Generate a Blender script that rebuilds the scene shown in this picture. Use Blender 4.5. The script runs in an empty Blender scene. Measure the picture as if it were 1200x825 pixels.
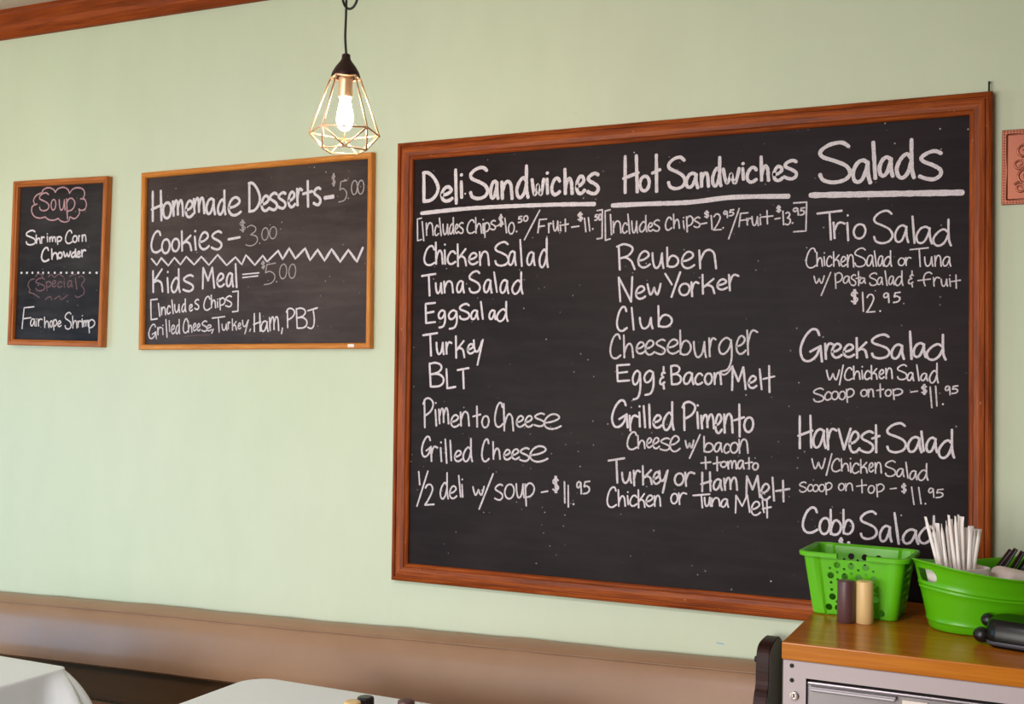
import bpy, bmesh, math, random
from math import sin, cos, pi, radians
from mathutils import Vector, Matrix
random.seed(7)
C = bpy.context.scene.collection
S = bpy.context.scene

# ------------------------------------------------------------------ camera, light, exposure
F_PX, YAW, PITCH, ROLL = 1341.32, 0.4394596, 0.0210139, 0.0179694      # focal length in px of a 1200 px wide frame
CAM = Vector((1.8117, -3.0287, 1.5747))
def _axes():
    f = Vector((-sin(YAW)*cos(PITCH), cos(YAW)*cos(PITCH), sin(PITCH)))
    r = Vector((cos(YAW), sin(YAW), 0.0)); u = r.cross(f)
    return r*cos(ROLL)+u*sin(ROLL), u*cos(ROLL)-r*sin(ROLL), f
RX, UX, FX = _axes()
cam = bpy.data.objects.new('camera', bpy.data.cameras.new('camera')); C.objects.link(cam)
cam.data.sensor_width = 36.0; cam.data.lens = F_PX/1200*36; cam.data.clip_start = .05
M = Matrix((RX, UX, -FX)).transposed().to_4x4(); M.translation = CAM
cam.matrix_world = M; S.camera = cam
def at(u, v, x=None, y=None, z=None):
    """the point of the plane x=, y= or z= that the photograph shows at pixel (u, v)"""
    d = FX + RX*((u-600)/F_PX) - UX*((v-412.5)/F_PX)
    t = (x-CAM.x)/d.x if x is not None else (y-CAM.y)/d.y if y is not None else (z-CAM.z)/d.z
    return CAM + d*t

S.view_settings.view_transform = 'Standard'; S.view_settings.look = 'None'
S.view_settings.gamma = 1; S.view_settings.use_curve_mapping = False
S.view_settings.exposure = 0.0
w = bpy.data.worlds.new('world'); S.world = w; w.use_nodes = True
w.node_tree.nodes['Background'].inputs[0].default_value = (0.90, 0.95, 1.0, 1)
w.node_tree.nodes['Background'].inputs[1].default_value = 0.02
def area(name, loc, target, sx, sy, power, col):
    l = bpy.data.lights.new(name, 'AREA'); l.shape = 'RECTANGLE'; l.size = sx; l.size_y = sy
    l.energy = power; l.color = col
    o = bpy.data.objects.new(name, l); C.objects.link(o); o.location = loc
    o.rotation_euler = (Vector(target)-Vector(loc)).to_track_quat('-Z', 'Y').to_euler()
    return o
WIN_C = (-4.22, -3.0, 1.35)                                              # the window in the left wall
area('window_daylight', (-4.2, -2.7, 1.05), (-1.1, 0, .75), 1.6, 1.0, 11, (0.24, 0.60, 1.0)).data.spread = radians(78)
area('shopfront_daylight', (-1.3, -6.4, 1.2), (-0.4, 0, 1.0), 4.2, 1.9, 222, (1.0, 0.985, 0.925))
area('ceiling_fill_light', (0.5, -3.8, 2.86), (0.5, -3.8, 0), 1.2, 1.2, 108, (1.0, 0.90, 1.0))  # added overhead fill behind the camera, no fixture modelled for it

# ------------------------------------------------------------------ helpers
def tag(o, label=None, cat=None, group=None, kind=None):
    if label: o['label'] = label
    if cat: o['category'] = cat
    if group: o['group'] = group
    if kind: o['kind'] = kind
    return o
def empty(name, loc, label, cat, rot=(0, 0, 0), group=None):
    o = bpy.data.objects.new(name, None); C.objects.link(o); o.location = loc; o.rotation_euler = rot
    o.empty_display_size = .05
    return tag(o, label, cat, group)
def link(name, me, mat, parent=None, loc=(0, 0, 0), rot=(0, 0, 0), smooth=False):
    o = bpy.data.objects.new(name, me); C.objects.link(o)
    if mat:
        me.materials.clear()
        for m in (mat if isinstance(mat, (list, tuple)) else [mat]): me.materials.append(m)
    o.parent = parent; o.location = loc; o.rotation_euler = rot
    if smooth:
        for p in me.polygons: p.use_smooth = True
        if smooth != 'all':
            me.set_sharp_from_angle(angle=radians(38))
    return o
def mesh(vs, fs, name='m', fix=True):
    me = bpy.data.meshes.new(name); me.from_pydata([tuple(v) for v in vs], [], fs)
    if fix:
        b = bmesh.new(); b.from_mesh(me); bmesh.ops.recalc_face_normals(b, faces=b.faces); b.to_mesh(me); b.free()
    me.update(); return me
def box_me(x0, x1, y0, y1, z0, z1, bev=0, seg=2):
    b = bmesh.new(); bmesh.ops.create_cube(b, size=1)
    for v in b.verts: v.co = ((x0+x1)/2+v.co.x*(x1-x0), (y0+y1)/2+v.co.y*(y1-y0), (z0+z1)/2+v.co.z*(z1-z0))
    if bev: bmesh.ops.bevel(b, geom=b.edges[:], offset=bev, segments=seg, affect='EDGES', profile=.5)
    me = bpy.data.meshes.new('box'); b.to_mesh(me); b.free(); return me
def join(*mes):
    b = bmesh.new()
    for m in mes: b.from_mesh(m)
    me = bpy.data.meshes.new('j'); b.to_mesh(me); b.free(); return me
def moved(me, mat): me.transform(mat); return me
def lathe(prof, n=32, cap0=True, cap1=True):
    vs, fs = [], []
    for r, z in prof:
        for i in range(n): a = 2*pi*i/n; vs.append((r*cos(a), r*sin(a), z))
    for k in range(len(prof)-1):
        for i in range(n):
            j = (i+1) % n; fs.append((k*n+i, k*n+j, (k+1)*n+j, (k+1)*n+i))
    if cap0: fs.append(tuple(range(n))[::-1])
    if cap1: fs.append(tuple(range((len(prof)-1)*n, len(prof)*n)))
    return mesh(vs, fs)
def loft(loops, cap0=True, cap1=True, closed=True):
    n = len(loops[0]); vs = [p for l in loops for p in l]; fs = []
    for k in range(len(loops)-1):
        for i in range(n if closed else n-1):
            j = (i+1) % n; fs.append((k*n+i, k*n+j, (k+1)*n+j, (k+1)*n+i))
    if cap0: fs.append(tuple(range(n))[::-1])
    if cap1: fs.append(tuple(range((len(loops)-1)*n, len(loops)*n)))
    return mesh(vs, fs)
def catmull(pts, n=6, closed=False):
    P = [Vector(p) for p in pts]
    if len(P) < 3 and not closed: return P
    out = []; m = len(P)
    for i in range(m if closed else m-1):
        g = (lambda k: P[k % m]) if closed else (lambda k: P[max(0, min(m-1, k))])
        a, b, c, d = g(i-1), g(i), g(i+1), g(i+2)
        for k in range(n):
            t = k/n
            out.append(.5*((2*b)+(c-a)*t+(2*a-5*b+4*c-d)*t*t+(3*b-a-3*c+d)*t**3))
    if not closed: out.append(P[-1])
    return out
def tube(path, r, n=8, closed=False, cap=True):
    P = [Vector(p) for p in path]; m = len(P); loops = []; ref = None
    for i in range(m):
        a = P[(i-1) % m] if closed or i else P[0]; b = P[(i+1) % m] if closed or i < m-1 else P[-1]
        t = (b-a).normalized()
        if ref is None: ref = Vector((0, 0, 1)) if abs(t.z) < .9 else Vector((1, 0, 0))
        s = (ref-t*ref.dot(t)).normalized(); q = t.cross(s); ref = s
        rr = r(i/(m-1)) if callable(r) else r
        loops.append([P[i]+s*cos(2*pi*k/n)*rr+q*sin(2*pi*k/n)*rr for k in range(n)])
    if closed: loops.append(loops[0])
    return loft(loops, cap and not closed, cap and not closed)
def rrect(w, d, r, n=8):
    pts = []
    for cx, cy, a0 in ((w/2-r, d/2-r, 0), (-w/2+r, d/2-r, pi/2), (-w/2+r, -d/2+r, pi), (w/2-r, -d/2+r, 1.5*pi)):
        for k in range(n+1): a = a0+pi/2*k/n; pts.append((cx+r*cos(a), cy+r*sin(a)))
    return pts
def boolean(me, cutters):
    """cutters subtracted from me; everything temporary is removed again"""
    o = bpy.data.objects.new('tmp', me); C.objects.link(o); tmp = [o]
    for c in cutters:
        k = bpy.data.objects.new('tmp', c); C.objects.link(k); tmp.append(k)
        m = o.modifiers.new('b', 'BOOLEAN'); m.operation = 'DIFFERENCE'; m.object = k; m.solver = 'EXACT'
    dg = bpy.context.evaluated_depsgraph_get(); dg.update()
    out = bpy.data.meshes.new_from_object(o.evaluated_get(dg))
    for k in tmp: bpy.data.objects.remove(k)
    return out

# ------------------------------------------------------------------ materials
def lin(r, g, b): return tuple(((c/255+.055)/1.055)**2.4 if c > 10 else c/255/12.92 for c in (r, g, b))+(1,)
def mat(name, col, rough=.5, metal=0, spec=.5, **kw):
    m = bpy.data.materials.new(name); m.use_nodes = True; b = m.node_tree.nodes['Principled BSDF']
    b.inputs['Base Color'].default_value = col; b.inputs['Roughness'].default_value = rough
    b.inputs['Metallic'].default_value = metal; b.inputs['Specular IOR Level'].default_value = spec
    for k, v in kw.items(): b.inputs[k].default_value = v
    return m
class N:
    """small node-graph writer"""
    def __init__(s, m): s.t = m.node_tree; s.b = s.t.nodes['Principled BSDF']; s.co = s.t.nodes.new('ShaderNodeTexCoord')
    def n(s, kind, **kw):
        x = s.t.nodes.new('ShaderNode'+kind)
        for k, v in kw.items():
            if k in x.inputs: x.inputs[k].default_value = v
            else: setattr(x, k, v)
        return x
    def l(s, a, b): s.t.links.new(a, b)
    def coords(s, scale=(1, 1, 1), out='Object'):
        m = s.n('Mapping'); m.inputs['Scale'].default_value = scale; s.l(s.co.outputs[out], m.inputs[0]); return m.outputs[0]
    def noise(s, vec, scale, detail=4, rough=.55, dist=0):
        x = s.n('TexNoise', Scale=scale, Detail=detail, Roughness=rough, Distortion=dist); s.l(vec, x.inputs['Vector']); return x.outputs[0]
    def ramp(s, fac, stops):
        x = s.n('ValToRGB'); e = x.color_ramp.elements
        while len(e) < len(stops): e.new(.5)
        for k, (p, c) in enumerate(stops): e[k].position = p; e[k].color = c if len(c) == 4 else tuple(c)+(1,)
        s.l(fac, x.inputs[0]); return x.outputs[0]
    def mix(s, fac, a, b, blend='MIX'):
        x = s.n('Mix', data_type='RGBA', blend_type=blend)
        for k, v in ((0, fac), (6, a), (7, b)):
            if hasattr(v, 'is_linked'): s.l(v, x.inputs[k])
            else: x.inputs[k].default_value = v
        return x.outputs[2]
    def bump(s, h, strength, dist=.002):
        x = s.n('Bump', Strength=strength, Distance=dist); s.l(h, x.inputs['Height']); s.l(x.outputs[0], s.b.inputs['Normal'])
    def color(s, c): s.l(c, s.b.inputs['Base Color'])
    def rough(s, fac, a, b):
        x = s.n('MapRange'); x.inputs['To Min'].default_value = a; x.inputs['To Max'].default_value = b
        s.l(fac, x.inputs[0]); s.l(x.outputs[0], s.b.inputs['Roughness'])
def wood(name, dark, mid, light, rough=.4, grain=1.0, chips=None, coat=0, streak=.55):
    m = mat(name, mid, rough, spec=.22); g = N(m); g.b.inputs['Coat Weight'].default_value = coat
    v = g.coords((1.6*grain, 26*grain, 26*grain)); f = g.noise(v, 3.2, 6, .62, .6)
    v2 = g.coords((6*grain, 150*grain, 150*grain)); f2 = g.noise(v2, 3, 3)
    c = g.ramp(f, [(.28, dark), (.5, mid), (.72, light)])
    k = g.ramp(f2, [(.35, (.55, .5, .48, 1)), (.6, (1, 1, 1, 1))])
    c = g.mix(streak, c, k, 'MULTIPLY')
    if chips:
        s = g.noise(g.coords((1, 1, 1)), 55, 3); s = g.ramp(s, [(.72, (0, 0, 0)), (.76, (1, 1, 1))]); c = g.mix(s, c, chips)
    g.color(c); g.rough(f, rough-.06, rough+.1); g.bump(f2, .25, .0012)
    return m
M_wall = mat('mint_paint', lin(210, 220, 191), .55, spec=.3); g = N(M_wall)
a_ = g.noise(g.coords(), .9, 5, .6); b_ = g.noise(g.coords((1.2, 1.2, .5)), 6, 4, .6)
c_ = g.ramp(a_, [(.3, lin(207, 219, 189)), (.7, lin(212, 220, 194))])
k_ = g.ramp(b_, [(.35, (.955, .955, .95, 1)), (.6, (1, 1, 1, 1))]); c_ = g.mix(.6, c_, k_, 'MULTIPLY')
sp = g.ramp(g.noise(g.coords(), 34, 2), [(.775, (0, 0, 0)), (.80, (1, 1, 1))])          # scuffs and old filler spots
c_ = g.mix(sp, c_, lin(168, 176, 158)); g.color(c_)
g.bump(g.noise(g.coords(), 160, 3), .12, .0012); g.rough(b_, .45, .62)
M_ceiling = mat('ceiling_paint', lin(214, 204, 188), .8)
M_floor = wood('floor_boards', lin(70, 45, 28), lin(104, 70, 44), lin(130, 92, 60), .35, .4)
M_trim = wood('stained_trim', lin(112, 46, 6), lin(152, 66, 10), lin(178, 86, 18), .5, .5)
M_oak = wood('red_oak_frame', lin(102, 42, 10), lin(152, 70, 20), lin(184, 96, 36), .42, .8, chips=lin(186, 140, 110))
M_pine = wood('honey_wood_frame', lin(190, 112, 44), lin(218, 138, 58), lin(234, 160, 80), .4, .9)
M_pine2 = wood('brown_wood_frame', lin(158, 86, 38), lin(190, 110, 52), lin(208, 128, 66), .4, .9)
M_top = wood('butcher_block', lin(172, 98, 20), lin(190, 112, 26), lin(206, 128, 36), .22, .35, coat=.05, streak=.25)
M_endwood = wood('dark_walnut_stain', lin(36, 20, 18), lin(52, 30, 26), lin(66, 40, 36), .45, .6)
def slate(name, base, haze, hz, sp=.11):
    m = mat(name, base, .40, spec=sp); g = N(m)
    f = g.noise(g.coords((1, 1, 1)), 2.4, 6, .6, .4)
    s = g.noise(g.coords((1.2, 1, 9)), 3.5, 5, .6)
    c = g.mix(g.ramp(f, [(.38, (0, 0, 0)), (.75, (hz, hz, hz))]), base, haze)
    c = g.mix(g.ramp(s, [(.45, (0, 0, 0)), (.8, (hz*.8,)*3)]), c, haze)
    v = g.n('TexVoronoi', Scale=46, Randomness=1); g.l(g.coords((1, 1, 1)), v.inputs['Vector'])
    d = g.ramp(v.outputs['Distance'], [(.07, (1, 1, 1)), (.12, (0, 0, 0))])
    mask = g.ramp(g.noise(g.coords(), 7, 3), [(.44, (0, 0, 0)), (.64, (.9, .9, .9))])
    pick = g.n('SeparateColor'); g.l(v.outputs['Color'], pick.inputs[0])
    few = g.ramp(pick.outputs[0], [(.5, (0, 0, 0)), (.6, (1, 1, 1))])
    d = g.mix(1, d, mask, 'MULTIPLY'); d = g.mix(1, d, few, 'MULTIPLY')
    c = g.mix(d, c, lin(190, 184, 186)); g.color(c)
    g.rough(f, .36, .5); g.bump(g.noise(g.coords(), 220, 2), .05, .001)
    return m
M_slate = slate('blackboard_paint', lin(23, 14, 17), lin(98, 82, 82), .12)
M_slate2 = slate('greyed_blackboard_paint', lin(52, 40, 38), lin(124, 108, 102), .26, .2)
M_slate3 = slate('cool_blackboard_paint', lin(32, 28, 29), lin(108, 104, 106), .20)
def chalk(name, col, lo):
    m = mat(name, col, .9, spec=.1); g = N(m)
    f = g.noise(g.coords(), 260, 3, .7); g.color(g.mix(g.ramp(f, [(.3, (0, 0, 0)), (.62, (1, 1, 1))]), lo, col)); return m
CH = {'w': chalk('white_chalk', lin(232, 224, 228), lin(196, 186, 190)),
      's': chalk('soft_white_chalk', lin(226, 218, 221), lin(176, 166, 169)),
      'd': chalk('thin_white_chalk', lin(190, 180, 178), lin(128, 116, 114)),
      'p': chalk('pink_chalk', lin(205, 166, 172), lin(140, 100, 108)),
      'f': chalk('rubbed_pink_chalk', lin(126, 100, 106), lin(78, 62, 68))}
M_vinyl = mat('tan_vinyl', lin(168, 132, 104), .36, spec=.36); g = N(M_vinyl)
f = g.noise(g.coords((1, 1, 1)), 5, 5, .6); g.color(g.mix(f, lin(148, 113, 86), lin(170, 137, 109)))
v_ = g.n('TexVoronoi', Scale=420, feature='DISTANCE_TO_EDGE'); g.l(g.coords(), v_.inputs['Vector'])
g.bump(v_.outputs[0], .10, .001); g.rough(f, .3, .44)
M_cloth = mat('white_tablecloth', lin(240, 248, 249), .75, spec=.25); g = N(M_cloth)
wv = g.noise(g.coords((1, 1, 1)), 700, 2); g.bump(wv, .12, .0006)
M_copper = mat('copper', lin(176, 112, 90), .40, 1); g = N(M_copper); g.rough(g.noise(g.coords(), 30, 3), .3, .5)
M_wire = mat('brushed_copper_wire', lin(250, 212, 174), .42, .75)
M_black = mat('black_plastic', lin(24, 22, 24), .35)
M_gloss = mat('glossy_black_plastic', lin(13, 15, 14), .28, spec=.35)
M_capmat = mat('dark_bronze_cap', lin(56, 36, 34), .4, .4)
M_steel = mat('grey_enamel_steel', lin(188, 176, 176), .45, .1); g = N(M_steel); g.bump(g.noise(g.coords(), 300, 2), .06, .0005)
M_brush = mat('brushed_steel', lin(150, 146, 148), .34, .85); g = N(M_brush)
f = g.noise(g.coords((2, 300, 300)), 3, 3); g.rough(f, .26, .46)
M_chrome = mat('chrome', lin(215, 212, 212), .12, 1)
M_hole = mat('dark_hole', lin(26, 24, 24), .7)
def plastic(name, col): 
    m = mat(name, col, .3); m.node_tree.nodes['Principled BSDF'].inputs['Subsurface Weight'].default_value = .12
    m.node_tree.nodes['Principled BSDF'].inputs['Subsurface Radius'].default_value = (.004, .008, .002); return m
M_green = plastic('lime_green_plastic', lin(100, 196, 24))
M_green2 = plastic('green_tub_plastic', lin(92, 184, 14))
M_paper = mat('white_straw_paper', lin(252, 244, 240), .7, spec=.2)
M_napkin = mat('soft_white_plastic', lin(234, 220, 214), .55)
M_cream = mat('cream_plastic', lin(232, 200, 138), .4)
M_brown = mat('brown_plastic', lin(92, 62, 62), .4)
M_white = mat('white_label', lin(240, 232, 220), .5)
M_nail = mat('dark_iron', lin(40, 48, 40), .5, .6)
M_bulb = mat('lit_bulb', (1, .8, .5, 1), .4)
M_bulb.node_tree.nodes['Principled BSDF'].inputs['Emission Color'].default_value = (1, .80, .55, 1)
M_bulb.node_tree.nodes['Principled BSDF'].inputs['Emission Strength'].default_value = 160

# ------------------------------------------------------------------ the room
ZC_, ZB = 2.895, 1.0
tag(link('wall_back', box_me(-4.4, 4.2, 0, .12, 0, ZC_), M_wall), 'pale mint green painted wall carrying the chalkboards', kind='structure')
wl = join(box_me(-4.4, -4.28, -6.6, 0, 0, .58), box_me(-4.4, -4.28, -6.6, 0, 2.12, ZC_),
          box_me(-4.4, -4.28, -6.6, -4.12, .58, 2.12), box_me(-4.4, -4.28, -1.88, 0, .58, 2.12))
tag(link('wall_left', wl, M_wall), 'mint green side wall with a window', kind='structure')
tag(link('floor', box_me(-4.4, 4.2, -6.6, .12, -.1, 0), M_floor), 'brown wooden floor', kind='structure')
tag(link('ceiling', box_me(-4.4, 4.2, -6.6, .12, ZC_, ZC_+.1), M_ceiling), 'cream ceiling above the wooden trim', kind='structure')
fr = join(box_me(-4.36, -4.29, -4.12, -1.88, .58, .64), box_me(-4.36, -4.29, -4.12, -1.88, 2.06, 2.12),
          box_me(-4.36, -4.29, -4.12, -4.06, .58, 2.12), box_me(-4.36, -4.29, -1.94, -1.88, .58, 2.12))
tag(link('window_1', fr, M_trim), 'wooden window frame in the left wall', kind='structure')
# crown trim along the top of the wall
prof = [(0, 2.793), (-.012, 2.793), (-.018, 2.799), (-.018, 2.815), (-.024, 2.822), (-.030, 2.84), (-.032, 2.876), (-.036, 2.884), (-.036, 2.895), (0, 2.895)]
tr = loft([[(x, y, z) for y, z in prof] for x in (-4.28, 4.2)])
tag(link('trim_1', tr, M_trim), 'red-brown stained wooden crown trim above the mint wall', kind='structure')

# ------------------------------------------------------------------ the chalkboards
def rail(name, L, prof, m, parent, loc, roty):
    """one mitred frame rail, its grain along its own x; profile is (inset from the outer edge, height off the wall)"""
    a = [(d, -h, -d) for d, h in prof]; b = [(L-d, -h, -d) for d, h in prof]
    return link(name, loft([a, b]), m, parent, loc, (0, roty, 0))
def board(name, label, cat, x, z, ang, W, H, prof, mfr, msl, surf):
    t = empty(name, (x, 0, z), label, cat, (0, -ang, 0))
    ins = prof[-1][0]
    link('writing_surface', box_me(ins-.006, W-ins+.006, -surf, -.0015, -H+ins-.006, -ins+.006), msl, t)
    rail('frame_rail', W, prof, mfr, t, (0, 0, 0), 0)
    rail('frame_rail', H, prof, mfr, t, (W, 0, 0), pi/2)
    rail('frame_rail', W, prof, mfr, t, (W, 0, -H), pi)
    rail('frame_rail', H, prof, mfr, t, (0, 0, -H), -pi/2)
    t['surf'] = 0; del t['surf']
    return t
PB = [(0, .001), (0, .024), (.003, .028), (.009, .030), (.012, .028), (.0135, .0235), (.0155, .0235), (.018, .028), (.030, .0295), (.041, .027), (.044, .0235), (.050, .0205), (.053, .017), (.053, .001)]
PS = [(0, .001), (0, .019), (.003, .022), (.013, .022), (.017, .018), (.0185, .013), (.0185, .001)]
PM = [(0, .001), (0, .025), (.003, .028), (.0135, .028), (.0165, .024), (.020, .022), (.022, .014), (.022, .001)]
B1 = (0.0, 2.28, .0061818, 1.68105, 1.33, .012)
B2 = (-1.02606, 2.25129, .0103412, .93311, .60959, .008)
B3 = (-1.63264, 2.25543, -.0143034, .45661, .59988, .010)
big = board('menu_chalkboard', 'huge black chalkboard in a red oak frame listing sandwiches and salads', 'chalkboard', *B1[:5], PB, M_oak, M_slate, B1[5])
des = board('menu_chalkboard', 'wide chalkboard in a honey wood frame listing homemade desserts and the kids meal', 'chalkboard', *B2[:5], PS, M_pine, M_slate2, B2[5])
sou = board('menu_chalkboard', 'small upright chalkboard at far left with the soup and the special', 'chalkboard', *B3[:5], PM, M_pine2, M_slate3, B3[5])
link('maker_plate', box_me(-.012, .012, -.0015, 0, -.005, .005, .001), M_white, des, (.865, -.0222, -.6))
link('printed_mark', box_me(-.006, .006, -.0004, 0, -.002, .002), M_copper, des.children[-1], (0, -.0015, 0))

# single-stroke letters in a unit box (x right, y down); '~' in front of a stroke: straight segments
GL = {
'A': '0,1 .5,0|.5,0 1,1|.2,.6 .8,.6',
'B': '~0,.02 .08,1|0,.06 .35,0 .72,.06 .84,.22 .6,.4 .1,.49|.1,.49 .6,.47 .95,.62 .95,.84 .65,.98 .1,1',
'C': '.95,.2 .82,.03 .55,.02 .25,.2 .04,.52 .02,.78 .22,.97 .6,1 1,.88',
'D': '~.05,.04 .06,.97|.0,.04 .32,.03 .7,.2 .97,.5 .86,.76 .5,.95 .04,.99',
'E': '~1,.0 .06,.05|~.05,.05 .1,.98|~.1,.5 .85,.43|~.1,.98 1,.93',
'F': '~1,0 .18,.05|~.18,.05 0,1|~.08,.55 .75,.5',
'G': '.88,.2 .76,.03 .5,.03 .18,.28 0,.64 .12,.93 .42,.98 .74,.82 .9,.56|~.45,.7 .95,.52|~.93,.52 1,1',
'H': '~.12,.02 .12,1|~.86,0 .92,.98|~0,.62 1,.46',
'I': '~0,0 1,1',
'J': '~0,.14 1,0|.55,.06 .68,.5 .62,.86 .36,1 0,.94',
'K': '~.08,.08 .1,1|~.95,0 .1,.58|.1,.6 .5,.5 .85,.58 .95,.74 1,.98',
'L': '~0,0 .1,1|~.1,1 1,.92',
'M': '~.06,1 .1,.02|~.1,.02 .5,.62|~.5,.62 .84,0|~.84,0 1,.96',
'N': '~.12,1 0,.02|~0,.02 .92,1|~.92,1 1,0',
'P': '~.12,.05 .16,1|0,.2 .2,.04 .55,0 .92,.1 .98,.26 .7,.46 .18,.6',
'R': '~.1,.06 .16,1|0,.1 .4,0 .82,.1 .86,.26 .6,.46 .16,.56|.16,.56 .5,.52 .8,.66 .9,.8 1,.98',
'S': '.96,.1 .72,0 .34,.06 .06,.22 .12,.36 .5,.46 .86,.58 1,.76 .84,.93 .46,1 .14,.94 .04,.8',
'T': '~0,.1 1,0|~.5,.06 .56,1',
'Y': '~0,.06 .45,.5|~1,0 .42,1',
'a': '.84,.12 .6,0 .28,.12 .04,.5 .08,.86 .3,.97 .56,.82 .8,.34 .86,.08|.84,.06 .86,.5 .92,.8 1,1',
'b': '~.05,0 .08,.98|.08,.78 .3,.5 .62,.43 .94,.58 .96,.8 .7,.97 .36,1 .08,.95',
'c': '1,.2 .78,.02 .42,.06 .08,.42 .04,.78 .3,1 .66,.97 1,.82',
'd': '.82,.48 .6,.38 .28,.5 .04,.74 .12,.95 .38,1 .66,.86 .84,.6|.86,0 .86,.55 .9,.82 1,1',
'e': '.06,.58 .5,.5 .88,.28 .8,.06 .5,0 .2,.2 .03,.56 .12,.86 .4,1 .72,.95 1,.8',
'f': '1,.12 .82,0 .55,.1 .42,.4 .44,.75 .52,1|~0,.62 .9,.5',
'g': '.86,.08 .55,0 .2,.1 .02,.28 .14,.46 .45,.46 .75,.3 .88,.08|.86,.06 .92,.4 .86,.72 .6,.94 .1,1',
'h': '~.0,0 .06,1|.06,.8 .3,.5 .6,.38 .86,.5 .94,.74 1,1',
'i': '~.45,.0 .5,.03|~.3,.3 .7,1',
'j': '~0,0 1,1',
'k': '~.06,0 .1,1|~.94,.22 .12,.66|.12,.66 .45,.55 .8,.62 .92,.78 1,.98',
'l': '~0,0 1,1',
'm': '~0,.08 .08,1|.08,.5 .22,.12 .38,.04 .47,.3 .5,.92|.5,.5 .66,.1 .82,.02 .94,.3 1,1',
'n': '~0,.04 .06,1|.06,.6 .3,.14 .6,.02 .86,.18 .94,.55 1,1',
'o': 'c.55,.0 .2,.14 .02,.52 .16,.88 .48,1 .82,.84 .98,.46 .86,.12',
'p': '~0,.02 .12,1|.03,.2 .3,.02 .68,0 .98,.16 .94,.38 .6,.56 .1,.62',
'r': '~0,.02 .1,1|.08,.55 .3,.16 .6,.02 1,.1',
's': '.98,.08 .7,0 .34,.08 .08,.24 .2,.38 .6,.5 .94,.66 .94,.86 .66,1 .3,.98 0,.9',
't': '~.52,0 .56,1|~0,.5 1,.4',
'u': '.0,.02 .04,.5 .18,.9 .42,.98 .7,.7 .86,.04|.86,.02 .9,.6 1,1',
'v': '~0,.02 .45,1|~.45,1 1,0',
'w': '0,.04 .12,.7 .24,.98 .4,.7 .5,.36 .58,.7 .74,.98 .88,.6 1,0',
'y': '0,.02 .08,.36 .32,.48 .62,.36 .9,.06|~1,0 .4,1',
'x': '~0,0 1,1|~1,0 0,1',
'0': 'c.55,0 .2,.16 .02,.54 .16,.9 .48,1 .82,.84 .98,.46 .86,.12',
'1': '~0,0 1,1',
'2': '.05,.18 .3,.02 .65,.02 .85,.2 .7,.45 .3,.8 0,1|~0,1 1,.97',
'3': '.1,.1 .45,0 .82,.1 .8,.28 .4,.46|.4,.46 .85,.52 1,.72 .75,.93 .35,1 0,.95',
'5': '~.25,.06 .12,.42|~.22,.07 1,0|.12,.45 .5,.38 .9,.52 .92,.74 .6,.93 0,1',
'9': '.86,.12 .5,0 .14,.12 .04,.36 .3,.5 .7,.34 .86,.1|~.86,.08 .96,1',
'$': '.92,.26 .6,.14 .2,.22 .1,.38 .5,.5 .9,.62 .86,.78 .5,.88 .06,.8|~.42,0 .46,1|~.62,0 .64,1',
'&': '~.62,0 .64,.3|.9,.28 .5,.26 .3,.38 .6,.48|.6,.48 .1,.56 0,.74 .3,.8 .8,.7|~.6,.8 .7,1',
'-': '~0,1 1,0', '=': '~0,.35 1,0|~0,1 1,.65', '+': '~.46,0 .52,1|~0,.52 1,.44',
'/': '~1,0 0,1', ',': '~1,0 0,1', '.': '~.3,.4 .7,.6',
'[': '~1,0 0,.04|~0,.04 .06,1|~.06,1 1,.95', ']': '~0,.03 1,0|~1,0 .94,.97|~.94,.97 .0,1',
'_': '~.5,0 .5,1'}
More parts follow.
